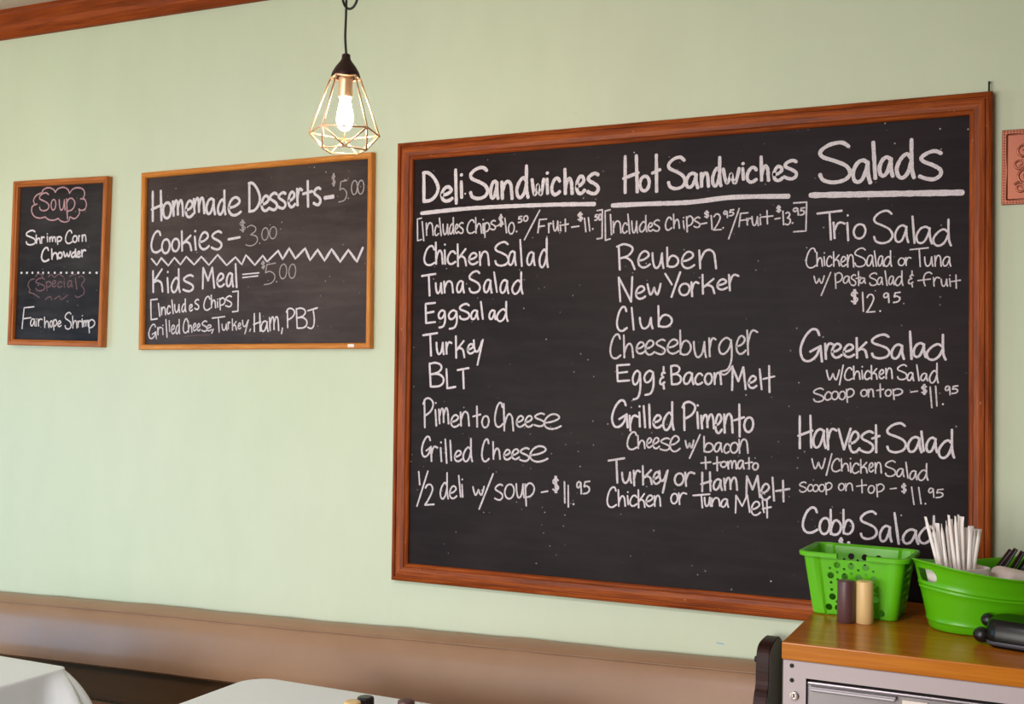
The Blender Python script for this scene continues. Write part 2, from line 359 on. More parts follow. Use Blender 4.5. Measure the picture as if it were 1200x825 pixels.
class Ink:
    """flat chalk strokes on a board, in the board's own metres, each laid a hair above the one before"""
    def __init__(s, b, n0=0): s.x, s.z, s.a = b[0], b[1], b[2]; s.y = b[5]; s.vs = []; s.fs = []; s.k = n0
    def loc(s, u, v):
        p = at(u, v, y=-s.y); dx, dz = p.x-s.x, p.z-s.z
        return Vector((dx*cos(s.a)+dz*sin(s.a), -dx*sin(s.a)+dz*cos(s.a)))
    def stroke(s, px, wpx, smooth=True, closed=False, jit=.10):
        P = [s.loc(u, v) for u, v in px]; c = sum(px[0])
        s0 = s.loc(px[0][0], px[0][1]); s1 = s.loc(px[0][0], px[0][1]+10)
        w = wpx*(s1-s0).length/10/2
        if smooth or closed: P = [Vector((q.x, q.y)) for q in catmull([(p.x, p.y, 0) for p in P], 5, closed)]
        if closed: P.append(P[0])
        else:
            Q = [P[0]]
            for a, b in zip(P, P[1:]):
                n = max(1, int((b-a).length/.012)); Q += [a.lerp(b, (i+1)/n) for i in range(n)]
            P = Q
        y = -s.y-.00035-.000012*s.k; s.k = (s.k+1) % 40
        rng = random.Random(int(px[0][0]*31+px[0][1]*17)); L = len(P); i0 = len(s.vs); row = []
        for i, p in enumerate(P):
            t = P[min(i+1, L-1)]-P[max(i-1, 0)]
            t = t.normalized() if t.length > 1e-9 else Vector((1, 0)); nrm = Vector((-t.y, t.x))
            ww = w*(1+rng.uniform(-jit, jit))
            if not closed and i == 0: ww *= .92
            row.append((p+nrm*ww, p-nrm*ww, p, t))
        for a, b, _, _ in row: s.vs += [(a.x, y, a.y), (b.x, y, b.y)]
        for i in range(L-1): j = i0+2*i; s.fs.append((j, j+1, j+3, j+2))
        if not closed:
            for e, sg in ((0, -1), (L-1, 1)):
                a, b, p, t = row[e]; r = (a-b).length/2; nn = (a-b).normalized()
                k0 = len(s.vs); s.vs.append((p.x, y, p.y))
                for q in range(7):
                    an = pi*q/6; d = nn*cos(an)*r+t*sg*sin(an)*r*.8; s.vs.append((p.x+d.x, y, p.y+d.y))
                for q in range(6): s.fs.append((k0, k0+1+q, k0+2+q))
    def glyph(s, ch, x0, x1, y0, y1, w):
        h = w*.45
        if x1-x0 > 2.2*h: x0 += h; x1 -= h
        if y1-y0 > 2.2*h: y0 += h; y1 -= h
        for st in GL[ch].split('|'):
            straight = st[0] == '~'; closed = st[0] == 'c'
            pts = [tuple(map(float, p.split(','))) for p in st.lstrip('~c').split()]
            s.stroke([(x0+a*(x1-x0), y0+b*(y1-y0)) for a, b in pts], w*(1.25 if ch in '.' else 1), not straight, closed)
    def build(s, parent, m, label):
        o = link('chalk_lettering', mesh(s.vs, s.fs, fix=False), m, parent); o['label'] = label; return o
# each line: board | crop origin x, y, scale | chalk | stroke width | what it reads | letters with their boxes (left right top bottom) in the crop
LINES = '''
1|470,160,4.8|w|20|Deli Sandwiches|D 115 220 190 375;e 218 298 275 372;l 298 320 178 385;i 328 352 205 352;S 378 496 165 358;a 494 555 243 358;n 558 634 242 358;d 640 724 155 352;w 728 812 230 338;i 810 836 195 330;c 838 902 225 335;h 913 972 175 330;e 978 1042 215 330;s 1040 1120 198 330
1|470,160,4.8|s|9|Includes Chips, Fruit and their prices|. 356 366 317 327;[ 88 120 455 590;I 115 132 475 590;n 138 185 480 560;c 186 215 495 560;l 212 230 455 562;u 232 270 488 556;d 268 302 452 552;e 300 326 490 548;s 322 354 480 548;C 368 418 465 548;h 416 457 452 547;i 455 470 462 548;p 465 502 482 572;s 500 536 468 528;- 532 580 488 508;$ 547 577 435 510;1 580 598 455 545;0 600 642 480 552;. 644 656 528 540;5 655 685 445 488;0 686 718 442 480;/ 690 785 410 585;F 766 824 460 545;r 826 852 482 545;u 852 890 470 535;i 888 906 478 535;t 900 946 460 538;- 955 1005 500 514;$ 990 1026 422 480;1 1028 1044 455 540;1 1050 1066 452 536;. 1072 1084 514 526;5 1086 1110 435 475;0 1108 1132 432 474;] 1098 1137 408 580
1|470,160,4.8|w|12|Chicken Salad|C 125 195 610 728;h 190 240 590 722;i 238 256 600 722;c 256 312 640 722;k 310 372 600 735;e 375 436 650 724;n 437 500 640 730;S 522 610 588 732;a 598 652 640 730;l 665 685 575 735;a 703 758 645 730;d 772 832 568 740
1|470,300,4.8|w|12|Tuna Salad|T 112 200 95 228;u 190 236 145 215;n 237 298 135 212;a 308 360 135 212;S 377 450 80 212;a 460 516 128 212;l 518 545 85 208;a 552 610 130 215;d 618 690 85 218
1|470,300,4.8|w|12|Egg Salad|E 130 198 258 385;g 205 257 300 408;g 262 324 300 415;S 323 390 264 362;a 388 440 300 362;l 444 466 252 360;a 490 538 300 362;d 532 606 252 372
1|470,300,4.8|w|12|Turkey|T 118 210 428 566;u 194 246 480 558;r 248 290 478 556;k 300 362 445 578;e 368 416 490 554;y 404 466 465 618
1|470,300,4.8|w|12|BLT|B 155 246 595 740;L 250 312 630 750;T 312 386 625 750
1|470,450,4.8|s|11|Pimento Cheese|P 120 186 75 250;i 184 208 100 240;m 208 272 130 228;e 275 332 170 246;n 330 388 150 240;t 400 452 120 246;o 450 500 175 250;C 523 578 100 246;h 573 637 105 268;e 644 697 175 246;e 693 746 175 246;s 745 812 160 242;e 798 905 165 258
1|470,450,4.8|s|11|Grilled Cheese|G 112 176 290 415;r 163 210 345 440;i 214 236 322 440;l 244 262 305 450;l 272 288 312 436;e 296 347 370 440;d 343 406 302 440;C 450 500 305 440;h 513 562 320 428;e 573 622 365 430;e 618 670 362 428;s 664 726 355 438;e 718 830 345 442
1|470,450,4.8|s|10|1/2 deli w/soup - $11.95|1 95 110 488 570;/ 85 156 485 692;2 130 190 560 685;d 215 270 495 650;e 268 318 570 648;l 320 340 510 640;i 336 354 530 640;w 400 472 572 630;/ 435 523 500 708;s 523 577 560 656;o 578 642 560 650;u 644 697 555 645;p 694 754 555 690;- 785 830 598 614;$ 848 892 515 615;1 915 926 545 674;1 936 946 565 696;. 964 976 670 682;9 984 1020 545 622;5 1022 1066 542 622
1|700,160,4.8|w|19|Hot Sandwiches|H 138 240 98 325;o 230 302 215 314;t 300 362 95 318;S 388 502 108 302;a 490 574 198 297;n 576 634 195 290;d 638 704 108 286;w 700 806 170 272;i 806 834 142 250;c 833 904 165 264;h 913 972 105 256;e 983 1052 160 256;s 1042 1130 126 246
1|700,160,4.8|s|9|Includes Chips, Fruit and their higher prices|[ 40 77 408 588;I 70 84 435 556;n 85 137 470 546;c 137 172 482 546;l 168 186 432 550;u 190 230 470 546;d 232 283 440 540;e 281 317 482 536;s 312 354 465 536;c 379 422 450 530;h 425 466 432 520;i 476 496 452 520;p 498 542 445 540;s 540 582 450 515;- 580 620 482 496;$ 599 632 415 462;1 637 650 440 526;2 650 702 432 530;. 702 714 508 520;9 707 737 415 460;5 738 772 408 450;/ 735 803 400 580;F 793 852 425 512;r 838 872 455 502;u 866 910 445 505;i 908 926 436 500;t 914 992 412 496;- 995 1032 455 468;$ 1004 1036 385 430;1 1040 1052 415 500;3 1054 1090 422 500;. 1092 1104 480 492;9 1098 1136 398 446;5 1137 1170 396 446;] 1100 1182 365 540
1|700,160,4.8|w|12|Reuben|R 105 216 600 755;e 223 302 640 742;u 305 378 648 746;b 384 462 618 738;e 468 552 643 746;n 568 674 630 748
1|700,300,4.8|w|12|New Yorker|N 115 202 112 262;e 210 276 165 246;w 277 362 150 224;Y 376 472 85 236;o 454 526 150 226;r 524 576 140 232;k 582 664 100 218;e 668 736 126 194;r 735 800 98 200
1|700,300,4.8|w|12|Club|C 105 172 280 426;l 188 210 285 420;u 234 317 340 414;b 334 426 275 404
1|700,300,4.8|s|11|Cheeseburger|C 68 136 435 580;h 144 207 440 576;e 214 272 480 554;e 264 327 470 560;s 324 387 465 557;e 388 464 465 554;b 458 532 412 560;u 538 617 475 575;r 624 672 455 570;g 678 768 455 655;e 776 840 445 556;r 838 906 410 560
1|700,300,4.8|w|12|Egg & Bacon Melt|E 102 186 605 712;g 193 252 640 812;g 258 327 640 787;& 348 390 618 752;B 409 477 610 727;a 479 547 650 727;c 544 597 655 727;o 598 652 655 727;n 653 702 650 727;M 748 840 620 760;e 844 902 670 748;l 908 930 630 756;t 928 1002 612 772
1|700,450,4.8|w|13|Grilled Pimento|G 77 177 85 250;r 176 234 170 268;i 228 248 118 246;l 255 275 118 250;l 286 302 108 252;e 309 368 170 252;d 363 436 95 264;P 473 557 95 266;i 553 577 112 256;m 578 662 165 256;e 658 707 165 282;n 708 767 160 280;t 763 832 108 302;o 820 884 182 276
1|700,450,4.8|s|10|Cheese w/ bacon|C 164 227 265 372;h 224 272 285 367;e 273 312 300 362;e 308 354 298 367;s 350 412 300 377;e 403 470 288 384;w 491 547 312 364;/ 514 583 280 422;b 593 657 290 387;a 653 707 325 387;c 708 747 332 392;o 743 797 325 392;n 793 852 305 394
1|700,450,4.8|s|10|+ tomato|+ 578 642 405 482;t 648 697 405 492;o 689 732 432 472;m 729 787 427 482;a 784 830 425 482;t 827 877 410 482;o 869 910 440 487
1|700,450,4.8|s|12|Turkey or Ham Melt|T 57 158 412 562;u 134 197 490 562;r 199 247 480 577;k 247 312 455 572;e 309 357 490 567;y 344 402 480 617;o 429 492 497 574;r 489 552 490 580;H 578 647 490 610;a 647 707 530 602;m 708 792 520 602;M 828 920 510 647;e 914 977 557 657;l 980 1000 520 662;t 999 1087 537 667
1|700,450,4.8|w|10|Chicken or Tuna Melt|C 51 112 575 697;h 114 162 590 692;i 162 182 602 682;c 179 227 622 690;k 224 272 590 700;e 269 320 622 692;n 317 360 622 692;o 409 457 612 677;r 454 507 607 682;T 534 637 615 700;u 599 642 632 692;n 639 694 635 692;a 691 742 642 697;M 768 862 620 730;e 861 922 657 742;l 924 942 652 727;t 924 982 647 757
1|940,155,6|w|27|Salads|S 105 350 60 365;a 343 492 185 367;l 488 527 58 337;a 529 650 163 322;d 649 799 38 332;s 814 992 120 342
1|940,235,6|w|15|Trio Salad|T 100 285 65 282;r 214 307 145 272;i 306 336 95 287;o 354 454 160 274;S 494 642 65 307;a 644 754 168 302;l 769 797 105 307;a 794 920 178 310;d 911 1054 125 324
1|940,285,6|w|10|Chicken Salad or Tuna|C 24 102 30 177;h 99 147 60 167;i 146 167 62 162;c 167 214 87 167;k 214 267 55 167;e 267 314 90 167;n 314 367 75 172;S 364 452 30 170;a 449 507 80 167;l 504 527 50 167;a 529 577 85 167;d 569 634 48 167;o 671 727 100 162;r 724 770 95 162;T 754 892 28 170;u 857 924 90 167;n 929 982 80 167;a 984 1050 90 167
1|940,285,6|s|10|w/ pasta Salad & fruit|w 79 160 225 287;/ 130 206 200 372;p 227 287 205 322;a 284 342 227 287;s 339 382 217 302;t 374 417 195 302;a 399 450 240 287;S 469 532 205 302;a 524 572 235 297;l 579 602 190 302;a 604 652 227 297;d 649 714 190 302;& 744 792 190 312;f 809 917 200 304;r 919 972 235 307;u 974 1027 247 307;i 1027 1052 220 307;t 1044 1117 218 322
1|940,285,6|w|11|$12.95|$ 338 398 322 432;1 420 436 340 484;2 449 517 355 490;. 541 556 470 484;9 568 617 345 422;5 638 694 340 422
1|930,380,6|w|17|Greek Salad|G 41 207 25 270;r 214 287 125 252;e 261 347 130 242;e 344 434 135 238;k 431 524 88 244;S 539 682 65 247;a 679 784 135 252;l 811 837 42 252;a 834 937 125 240;d 924 1077 65 257
1|930,380,6|w|11|w/Chicken Salad|w 227 327 315 397;/ 318 354 282 430;C 354 417 300 397;h 417 472 290 392;i 472 494 292 390;c 494 542 322 392;k 539 592 285 392;e 596 642 315 387;n 644 699 302 387;S 724 802 280 394;a 794 850 335 402;l 861 887 280 402;a 889 947 340 402;d 949 1022 268 417
1|930,380,6|s|11|scoop on top - $11.95|S 134 217 445 550;c 214 267 470 537;o 261 320 467 534;o 314 370 467 534;p 367 430 450 554;o 467 522 455 512;n 519 567 450 514;t 579 637 415 517;o 639 692 455 510;p 694 770 450 534;- 818 877 465 482;$ 894 942 418 497;1 955 977 435 592;1 994 1013 430 580;. 1042 1057 556 568;9 1061 1107 430 502;5 1109 1160 428 492
1|930,475,6|w|17|Harvest Salad|H 24 140 63 310;a 129 234 160 308;r 229 309 155 318;v 309 409 155 318;e 384 472 178 338;s 464 569 175 338;t 544 612 130 338;S 646 797 118 338;a 794 907 215 338;l 891 922 175 328;a 924 1017 220 338;d 1009 1137 163 377
1|930,475,6|s|11|w/Chicken Salad under Harvest Salad|w 124 227 368 452;/ 225 274 335 497;C 264 332 370 470;h 331 392 370 467;i 391 411 368 477;c 407 464 402 482;k 464 522 375 482;e 524 567 400 472;n 569 622 395 482;S 639 722 385 504;a 719 782 440 507;l 785 809 395 517;a 811 872 455 527;d 869 950 405 532
1|930,555,6|s|10|scoop on top - $11.95 under Harvest Salad|S 37 94 55 134;c 94 137 72 127;o 131 180 74 130;o 174 224 72 130;p 221 274 60 152;o 311 362 65 122;n 361 420 62 124;t 439 517 38 140;o 519 574 80 142;p 579 640 70 167;- 675 728 98 112;$ 754 797 65 142;1 825 851 90 222;1 875 901 92 217;. 919 935 205 218;9 944 992 98 172;5 997 1057 105 174
1|930,555,6|w|17|Cobb Salad|C 57 177 230 422;o 174 264 305 432;b 249 342 245 437;b 339 427 245 432;S 461 592 258 467;a 597 697 360 487;l 702 747 268 502;a 759 884 385 502;d 869 1012 290 497;$ 315 352 445 520;. 380 396 480 492
2|160,180,8.571|w|28|Homemade|H 138 272 362 690;o 253 362 480 662;m 353 480 455 637;e 480 584 462 650;m 563 694 430 612;a 688 802 440 622;d 803 907 358 622;e 910 1062 428 632
2|290,180,8.571|w|29|Desserts|D 0 142 275 597;e 128 234 412 587;s 208 312 383 577;s 296 397 378 562;e 398 492 373 550;r 486 562 338 532;t 546 662 263 547;s 653 748 330 527
2|290,180,8.571|d|13|$5.00 for desserts|$ 843 888 195 332;5 913 1007 262 492;. 1005 1024 440 458;0 1038 1112 265 417;0 1103 1177 262 412
2|160,250,8.571|w|24|Cookies|C 138 257 168 402;o 243 347 250 412;o 343 442 245 392;k 438 562 168 387;i 566 616 165 377;e 618 740 180 372;s 743 867 170 372;- 912 1050 240 262
2|290,250,8.571|d|12|$3.00|$ -84 -14 60 192;3 -20 107 115 332;. 113 132 292 308;0 138 217 140 274;0 216 300 130 260
2|160,250,8.571|w|23|Kids Meal|K 148 272 550 802;i 294 336 575 807;d 338 447 548 802;s 458 582 610 792;M 648 792 533 767;e 798 892 595 747;a 893 982 590 747;l 985 1017 498 752
2|290,250,8.571|d|12|$5.00 for the kids meal|$ 133 182 475 562;5 163 287 495 722;. 283 302 678 694;0 316 402 505 662;0 410 492 505 657
2|160,310,8.571|w|16|[Includes Chips]|[ 136 217 340 562;I 213 242 383 527;n 243 300 420 512;c 300 347 407 502;l 349 376 350 500;u 376 442 392 487;d 448 504 338 482;e 524 570 395 472;s 578 634 343 457;C 670 747 313 464;h 744 802 300 442;i 803 828 340 437;p 829 897 330 462;s 888 964 308 430;] 958 1030 260 482
2|160,310,8.571|s|15|Grilled Cheese, Turkey,|G 117 207 593 752;r 206 258 622 712;i 254 276 602 712;l 289 314 545 737;l 322 340 556 680;e 344 392 602 702;d 388 442 545 702;C 463 522 538 692;h 514 564 560 687;e 563 607 585 672;e 603 647 588 672;s 649 717 560 677;e 698 762 600 672;, 750 780 640 697;T 753 894 516 687;u 853 917 590 667;r 914 947 570 652;k 954 1012 540 667;e 1014 1057 582 652;y 1059 1132 550 702;, 1130 1154 640 677
2|290,310,8.571|w|17|Ham, PBJ|H 53 142 480 682;a 128 217 560 682;m 214 322 515 672;, 335 360 630 702;P 384 482 433 642;B 484 607 430 647;J 598 710 428 650
3|15,210,8.25|p|15|Soup|S 248 357 125 312;o 363 424 190 304;u 443 514 190 307;p 513 607 180 392
3|15,210,8.25|w|16|Shrimp Corn|S 120 227 488 642;h 220 274 533 627;r 270 312 550 627;i 323 347 520 612;m 348 422 550 612;p 423 480 550 637;C 503 582 488 627;o 573 630 540 617;r 630 656 538 607;n 664 716 530 607
3|15,210,8.25|w|19|Chowder|C 270 357 653 802;h 368 442 665 782;o 428 487 700 772;w 483 567 690 757;d 558 622 668 762;e 613 662 690 762;r 658 714 675 757
3|12,305,8.25|f|15|Special, nearly rubbed out|S 238 342 165 302;p 343 402 200 302;e 398 452 190 262;c 453 507 200 267;i 513 534 172 267;a 548 607 190 267;l 623 652 165 287
3|12,305,8.25|s|14|Fairhope Shrimp|F 108 237 443 667;a 190 247 560 642;i 243 260 560 642;r 264 316 560 642;h 326 380 543 657;o 378 417 580 652;p 413 457 570 682;e 453 500 580 647;S 523 597 498 672;h 598 652 533 662;r 648 692 580 652;i 686 710 528 652;m 703 762 575 647;p 753 824 570 707
'''
BOARDS = {'1': (big, B1), '2': (des, B2), '3': (sou, B3)}
for ln in LINES.strip().split('\n'):
    b, crop, tone, wd, label, letters = ln.split('|')
    ox, oy, sc = map(float, crop.split(',')); root, geo = BOARDS[b]; ink = Ink(geo); wd = float(wd)/sc
    for tok in letters.split(';'):
        q = tok.split(); x0, x1, y0, y1 = map(float, q[1:])
        ink.glyph(q[0], ox+x0/sc, ox+x1/sc, oy+y0/sc, oy+y1/sc, wd)
    ink.build(root, CH[tone], 'chalk writing: '+label)
# rules, clouds and dots drawn in chalk
MARKS = '''
1|470,160,4.8|w|22|underline|115,432 400,403 800,385 1088,380
1|700,160,4.8|w|25|underline|85,388 280,379 520,370 760,342 1075,336
1|940,155,6|w|40|underline|~60,443 1125,424
1|700,300,4.8|s|10|chalk_flourish|690,655 712,668 735,655 752,632 762,618
2|160,250,8.571|w|20|zigzag_rule|~150,455 205,520 250,448|~250,448 320,525 382,445 442,515 500,435 580,516 652,435 728,520 816,416 906,522 995,440 1058,515 1100,418 1189,520 1269,425 1312,486 1424,375
2|290,250,8.571|w|26|zigzag_rule|~310,378 355,460 420,352 482,455 580,352 630,470 706,366 775,474 846,360 932,485 1015,368 1100,485 1160,345
2|290,180,8.571|w|42|dash|~778,445 860,432
2|160,250,8.571|w|14|equals_sign|~1068,613 1232,598|~1066,646 1220,628
2|160,310,8.571|f|8|underline|480,722 600,712 740,706
3|15,210,8.25|p|14|chalk_cloud|283,132 300,100 345,82 392,98 412,126|412,126 440,92 490,78 532,98 550,136|550,136 582,96 632,82 682,100 696,145 680,186|655,190 694,194 713,240 700,288 664,302 638,288|643,292 645,330 620,368 592,382 556,364|550,366 545,398 512,414 470,406 440,380|442,378 400,396 350,392 314,364|316,364 262,376 210,360 184,312 192,262 236,240|214,240 202,205 226,160 283,130
3|12,305,8.25|f|13|chalk_cloud|236,180 195,192 174,240 192,285 182,310|245,160 262,138 292,132 316,160|368,162 400,138 428,165 468,135 516,160|575,160 600,142 640,136|662,165 690,150 722,188 690,238 716,282 708,328 655,358 630,344|182,312 230,326 282,362|340,380 385,350 402,382|430,376 480,346 492,382 556,336
3|12,305,8.25|w|23|chalk_dot|~106,122 114,122|~158,122 166,121|~212,121 217,121|~268,121 273,121|~316,121 320,121|~368,121 372,121|~428,121 433,121|~486,121 494,121|~541,121 549,121|~596,121 604,121|~654,121 662,121|~706,121 714,121|~766,121 774,121|~831,121 839,121
'''
for ln in MARKS.strip().split('\n'):
    b, crop, tone, wd, name, strokes = ln.split('|', 5)
    ox, oy, sc = map(float, crop.split(',')); root, geo = BOARDS[b]; ink = Ink(geo, 41 % 40+20)
    for st in strokes.split('|'):
        pts = [tuple(map(float, p.split(','))) for p in st.lstrip('~').split()]
        ink.stroke([(ox+x/sc, oy+y/sc) for x, y in pts], float(wd)/sc, st[0] != '~')
        if name == 'chalk_dot': link(name, mesh(ink.vs, ink.fs, fix=False), CH[tone], root); ink = Ink(geo)
    if ink.vs: link(name, mesh(ink.vs, ink.fs, fix=False), CH[tone], root)

# ------------------------------------------------------------------ bench along the wall
M_shade_vinyl = mat('shade_toned_vinyl', lin(84, 60, 34), .65, spec=.15)  # vinyl with the shade under the backrest bulge put into its colour
BZ = lambda x: .7567+.0307*(x+1.6615)                                   # the back's top edge rises a little to the right
bench = empty('banquette_bench', (-1.2, -.306, 0), 'long tan vinyl banquette bench against the mint wall under the chalkboards', 'bench')
OFF = Matrix.Translation((1.2, .3, 0))
def bench_part(name, me, m, smooth=False, **k): return link(name, moved(me, OFF), m, bench, smooth=smooth)
XE = 1.150
bp = [(-.004, -.215), (-.004, -.004), (-.012, 0), (-.040, -.003), (-.060, -.010), (-.069, -.0165), (-.0675, -.0215), (-.080, -.034), (-.092, -.07), (-.102, -.11), (-.110, -.15), (-.1135, -.176), (-.108, -.196), (-.092, -.206), (-.07, -.211), (-.05, -.213), (-.03, -.215)]
loops = []; rng = random.Random(3)
nx = 150
for i in range(nx+1):
    x = -3.9+(XE+3.9)*i/nx
    wob = .0022*sin(x*5.1)+.0012*sin(x*13.7+1)+.0008*sin(x*31)
    lp = []
    for k, (y, dz) in enumerate(bp):
        q = wob*(1 if 2 <= k <= 5 else .5) if k > 1 else 0
        lp.append((x, y-q*.7*(k > 4), BZ(x)+dz+q*.7))
    loops.append(lp)
bench_part('backrest', loft(loops), M_vinyl, True)
bench_part('piping', tube([(-3.9+(XE+3.9)*i/120, -.0715-.001*sin(i*.9), BZ(-3.9+(XE+3.9)*i/120)-.019+.001*sin((-3.9+(XE+3.9)*i/120)*5.1)) for i in range(121)], .0026, 6), M_vinyl, True)
bench_part('shaded_lower_back', loft([[(x, -.004, .44), (x, -.004, BZ(x)-.213), (x, -.034, BZ(x)-.213), (x, -.040, .44)] for x in (-3.9, XE)]), M_shade_vinyl)
bench_part('seat', box_me(-3.9, XE, -.60, -.066, .33, .455, .03, 3), M_vinyl, True)
bench_part('plinth', box_me(-3.9, XE, -.55, -.03, 0, .33, .004), M_endwood)
ep = [(0, .0), (0, .885), (-.015, .907), (-.045, .916), (-.105, .915), (-.135, .906), (-.149, .886), (-.153, .85), (-.155, .815), (-.172, .79), (-.185, .75), (-.19, .65), (-.22, .58), (-.40, .56), (-.52, .55), (-.575, .53), (-.59, .48), (-.59, 0)]
pe = catmull([(0, y, z) for y, z in ep[1:-1]], 3); pe = [Vector((0, 0, 0))]+pe+[Vector((0, -.59, 0))]
me = loft([[(x, p.y, p.z) for p in pe] for x in (1.151, 1.186)])
b = bmesh.new(); b.from_mesh(me); bmesh.ops.bevel(b, geom=[e for e in b.edges if abs(e.verts[0].co.x-e.verts[1].co.x) < 1e-6], offset=.003, segments=2, affect='EDGES'); b.to_mesh(me); b.free()
bench_part('end_panel', me, M_endwood)
me = lathe([(.008, 0), (.0085, .004), (.006, .008)], 14); me.transform(Matrix.Rotation(-pi/2, 4, 'Y')); me.transform(Matrix.Translation((1.1505, -.125, .872)))
bench_part('bolt', me, M_black, True)

# ------------------------------------------------------------------ tables and their cloths
def dining_table(label, x0, x1, y0, y1, z):
    t = empty('dining_table', ((x0+x1)/2, (y0+y1)/2, 0), label, 'table')
    W, D = x1-x0, y1-y0
    link('tabletop', box_me(-W/2, W/2, -D/2, D/2, z-.032, z, .006), M_trim, t)
    link('pedestal', lathe([(.04, .02), (.035, .05), (.035, z-.05), (.12, z-.033)], 20), M_black, t, smooth=True)
    link('base', join(box_me(-.30, .30, -.035, .035, 0, .03, .008), box_me(-.035, .035, -.30, .30, 0, .03, .008)), M_black, t)
def cloth(label, x0, x1, y0, y1, z, rad, drop, flare, ph):
    W, D = x1-x0+.006, y1-y0+.006; n = 16
    base = []
    corners = [(W/2-rad, D/2-rad, 0), (-W/2+rad, D/2-rad, pi/2), (-W/2+rad, -D/2+rad, pi), (W/2-rad, -D/2+rad, 1.5*pi)]
    for q, (cx, cy, a0) in enumerate(corners):
        for k in range(n+1):
            a = a0+pi/2*k/n; base.append((cx+rad*cos(a), cy+rad*sin(a), cos(a), sin(a), 0, a0+pi/4-a))
        nx_, ny_, a1 = corners[(q+1) % 4]; a = a0+pi/2
        p = (cx+rad*cos(a), cy+rad*sin(a)); r = (nx_+rad*cos(a), ny_+rad*sin(a)); L = math.hypot(r[0]-p[0], r[1]-p[1])
        for k in range(1, 44):
            s = k/44; base.append((p[0]+(r[0]-p[0])*s, p[1]+(r[1]-p[1])*s, cos(a), sin(a), min(s, 1-s)*L, 9))
    lev = [(-.012, .003), (-.004, .0028), (-.0005, .0018), (.001, -.001), (.0015, -.006)]+[(None, -.006-drop*k/22) for k in range(1, 23)]
    loops = []
    for off, dz in lev:
        lp = []
        for i, (x, y, nx_, ny_, dist, da) in enumerate(base):
            if off is not None: o = off
            else:
                t = -dz-.006
                c = math.exp(-(dist/.034)**2) if da == 9 else 1.0
                dip = math.exp(-((dist-.075)/.03)**2) if da == 9 else 0
                f = flare*(1-math.exp(-t*8))
                o = .0015+f*c-.010*dip*min(1, t*9)+(.007*sin(dist*38+ph+i*.01)+.004*sin(dist*71+ph))*min(1, t*5)*(1-c)+.004*t
                if da != 9: o -= .040*min(1, t*9)*math.exp(-((da-.42)/.15)**2)
                o = max(o, .0012)
            lp.append((x+nx_*o, y+ny_*o, dz))
        loops.append(lp)
    me = loft(loops, True, False)
    o = link('tablecloth', me, M_cloth, None, ((x0+x1)/2, (y0+y1)/2, z), smooth='all')
    for p in me.polygons:
        if len(p.vertices) > 4: p.use_smooth = False
    tag(o, label, 'tablecloth'); return o
TZ = .742
T1, T2 = (-1.42, -.655, -1.42, -.655), (-.142, .62, -1.26, -.480)
dining_table('square pedestal table under the left white cloth with the draped corner', *T1, TZ)
cloth('white tablecloth on the left table, its corner hanging in a fold', *T1, TZ, .022, .26, .135, .6)
dining_table('square pedestal table under the white cloth that carries four shakers', *T2, TZ)
cloth('white tablecloth at the bottom centre, with the shakers standing on it', *T2, TZ, .075, .26, .06, 2.1)
def shaker(loc, m, label):
    o = link('shaker', lathe([(.0185, 0), (.0195, .0015), (.0195, .089), (.0185, .0925), (.016, .0942), (.0085, .0938), (.0, .0938)], 32, True, False), m, None, loc, smooth=True)
    return tag(o, label, 'shaker')
for (u, v), m, l in (((413, 821.8), M_cream, 'cream shaker on the white cloth, leftmost of four'), ((428.5, 816.5), M_black, 'black shaker on the white cloth beside the cream one'),
                     ((476, 820.5), M_brown, 'brown shaker standing alone at the back edge of the tablecloth'), ((473, 829), M_cream, 'cream shaker in front of the brown one, almost out of the photo')):
    p = at(u, v, z=TZ+.003+.094); shaker((p.x, p.y, TZ+.0032), m, l)

# ------------------------------------------------------------------ steel cabinet with its wooden top
CZ = 1.035
cab = empty('drawer_cabinet', (2.1, -.34, 0), 'grey steel drawer cabinet under the wooden worktop at lower right', 'cabinet')
OC = Matrix.Translation((-2.1, .34, 0))
YF = -.630
body = boolean(box_me(1.3165, 2.88, YF, -.05, .0, CZ-.0355, .002, 1), [box_me(1.3635, 2.83, YF-.1, YF+.05, .80, .9655), box_me(1.3635, 2.83, YF-.1, YF+.05, .10, .765)])
def cpart(name, me, m, par=cab, smooth=False): return link(name, moved(me, OC) if par is cab else me, m, par, smooth=smooth)
cpart('body', body, M_steel)
d = cpart('drawer', join(box_me(1.3665, 2.827, YF+.001, YF+.045, .803, .9600, .003), box_me(1.3665, 2.827, YF-.003, YF+.02, .9535, .9605, .0025)), M_brush)
M_pull = mat('satin_steel', lin(176, 172, 176), .5, .5)
h = cpart('handle', join(box_me(1.374, 1.541, YF-.016, YF-.006, .9435, .9505, .003), box_me(1.374, 1.541, YF-.012, YF+.002, .9475, .9525, .001)), M_pull, d); h.data.transform(OC); h['label'] = 'bright pull strip along the drawer'
k = cpart('label_card', box_me(1.552, 1.60, YF-.0035, YF+.002, .915, .9475, .001), M_white, d); k.data.transform(OC)
cpart('drawer', box_me(1.3665, 2.827, YF+.001, YF+.045, .103, .762, .003), M_brush)
for u, v in ((928, 780), (928, 797)):
    p = at(u, v, y=YF); me = lathe([(.0046, 0), (.0046, .0008), (.0034, .0012)], 14); me.transform(Matrix.Translation(p) @ Matrix.Rotation(pi/2, 4, 'X')); cpart('bolt_hole', me, M_hole)
p = at(930.5, 815, y=YF)
me = lathe([(.0098, 0), (.0098, .003), (.0085, .0046), (.0055, .0048), (.0052, .003), (0, .003)], 22, True, False); me.transform(Matrix.Translation(p) @ Matrix.Rotation(pi/2, 4, 'X'))
lk = cpart('lock', me, M_chrome, smooth=True)
me = box_me(-.0012, .0012, -.0042, 0, -.004, .004, .0004, 1); me.transform(Matrix.Translation(p)); me.transform(OC); link('keyhole', me, M_hole, lk)
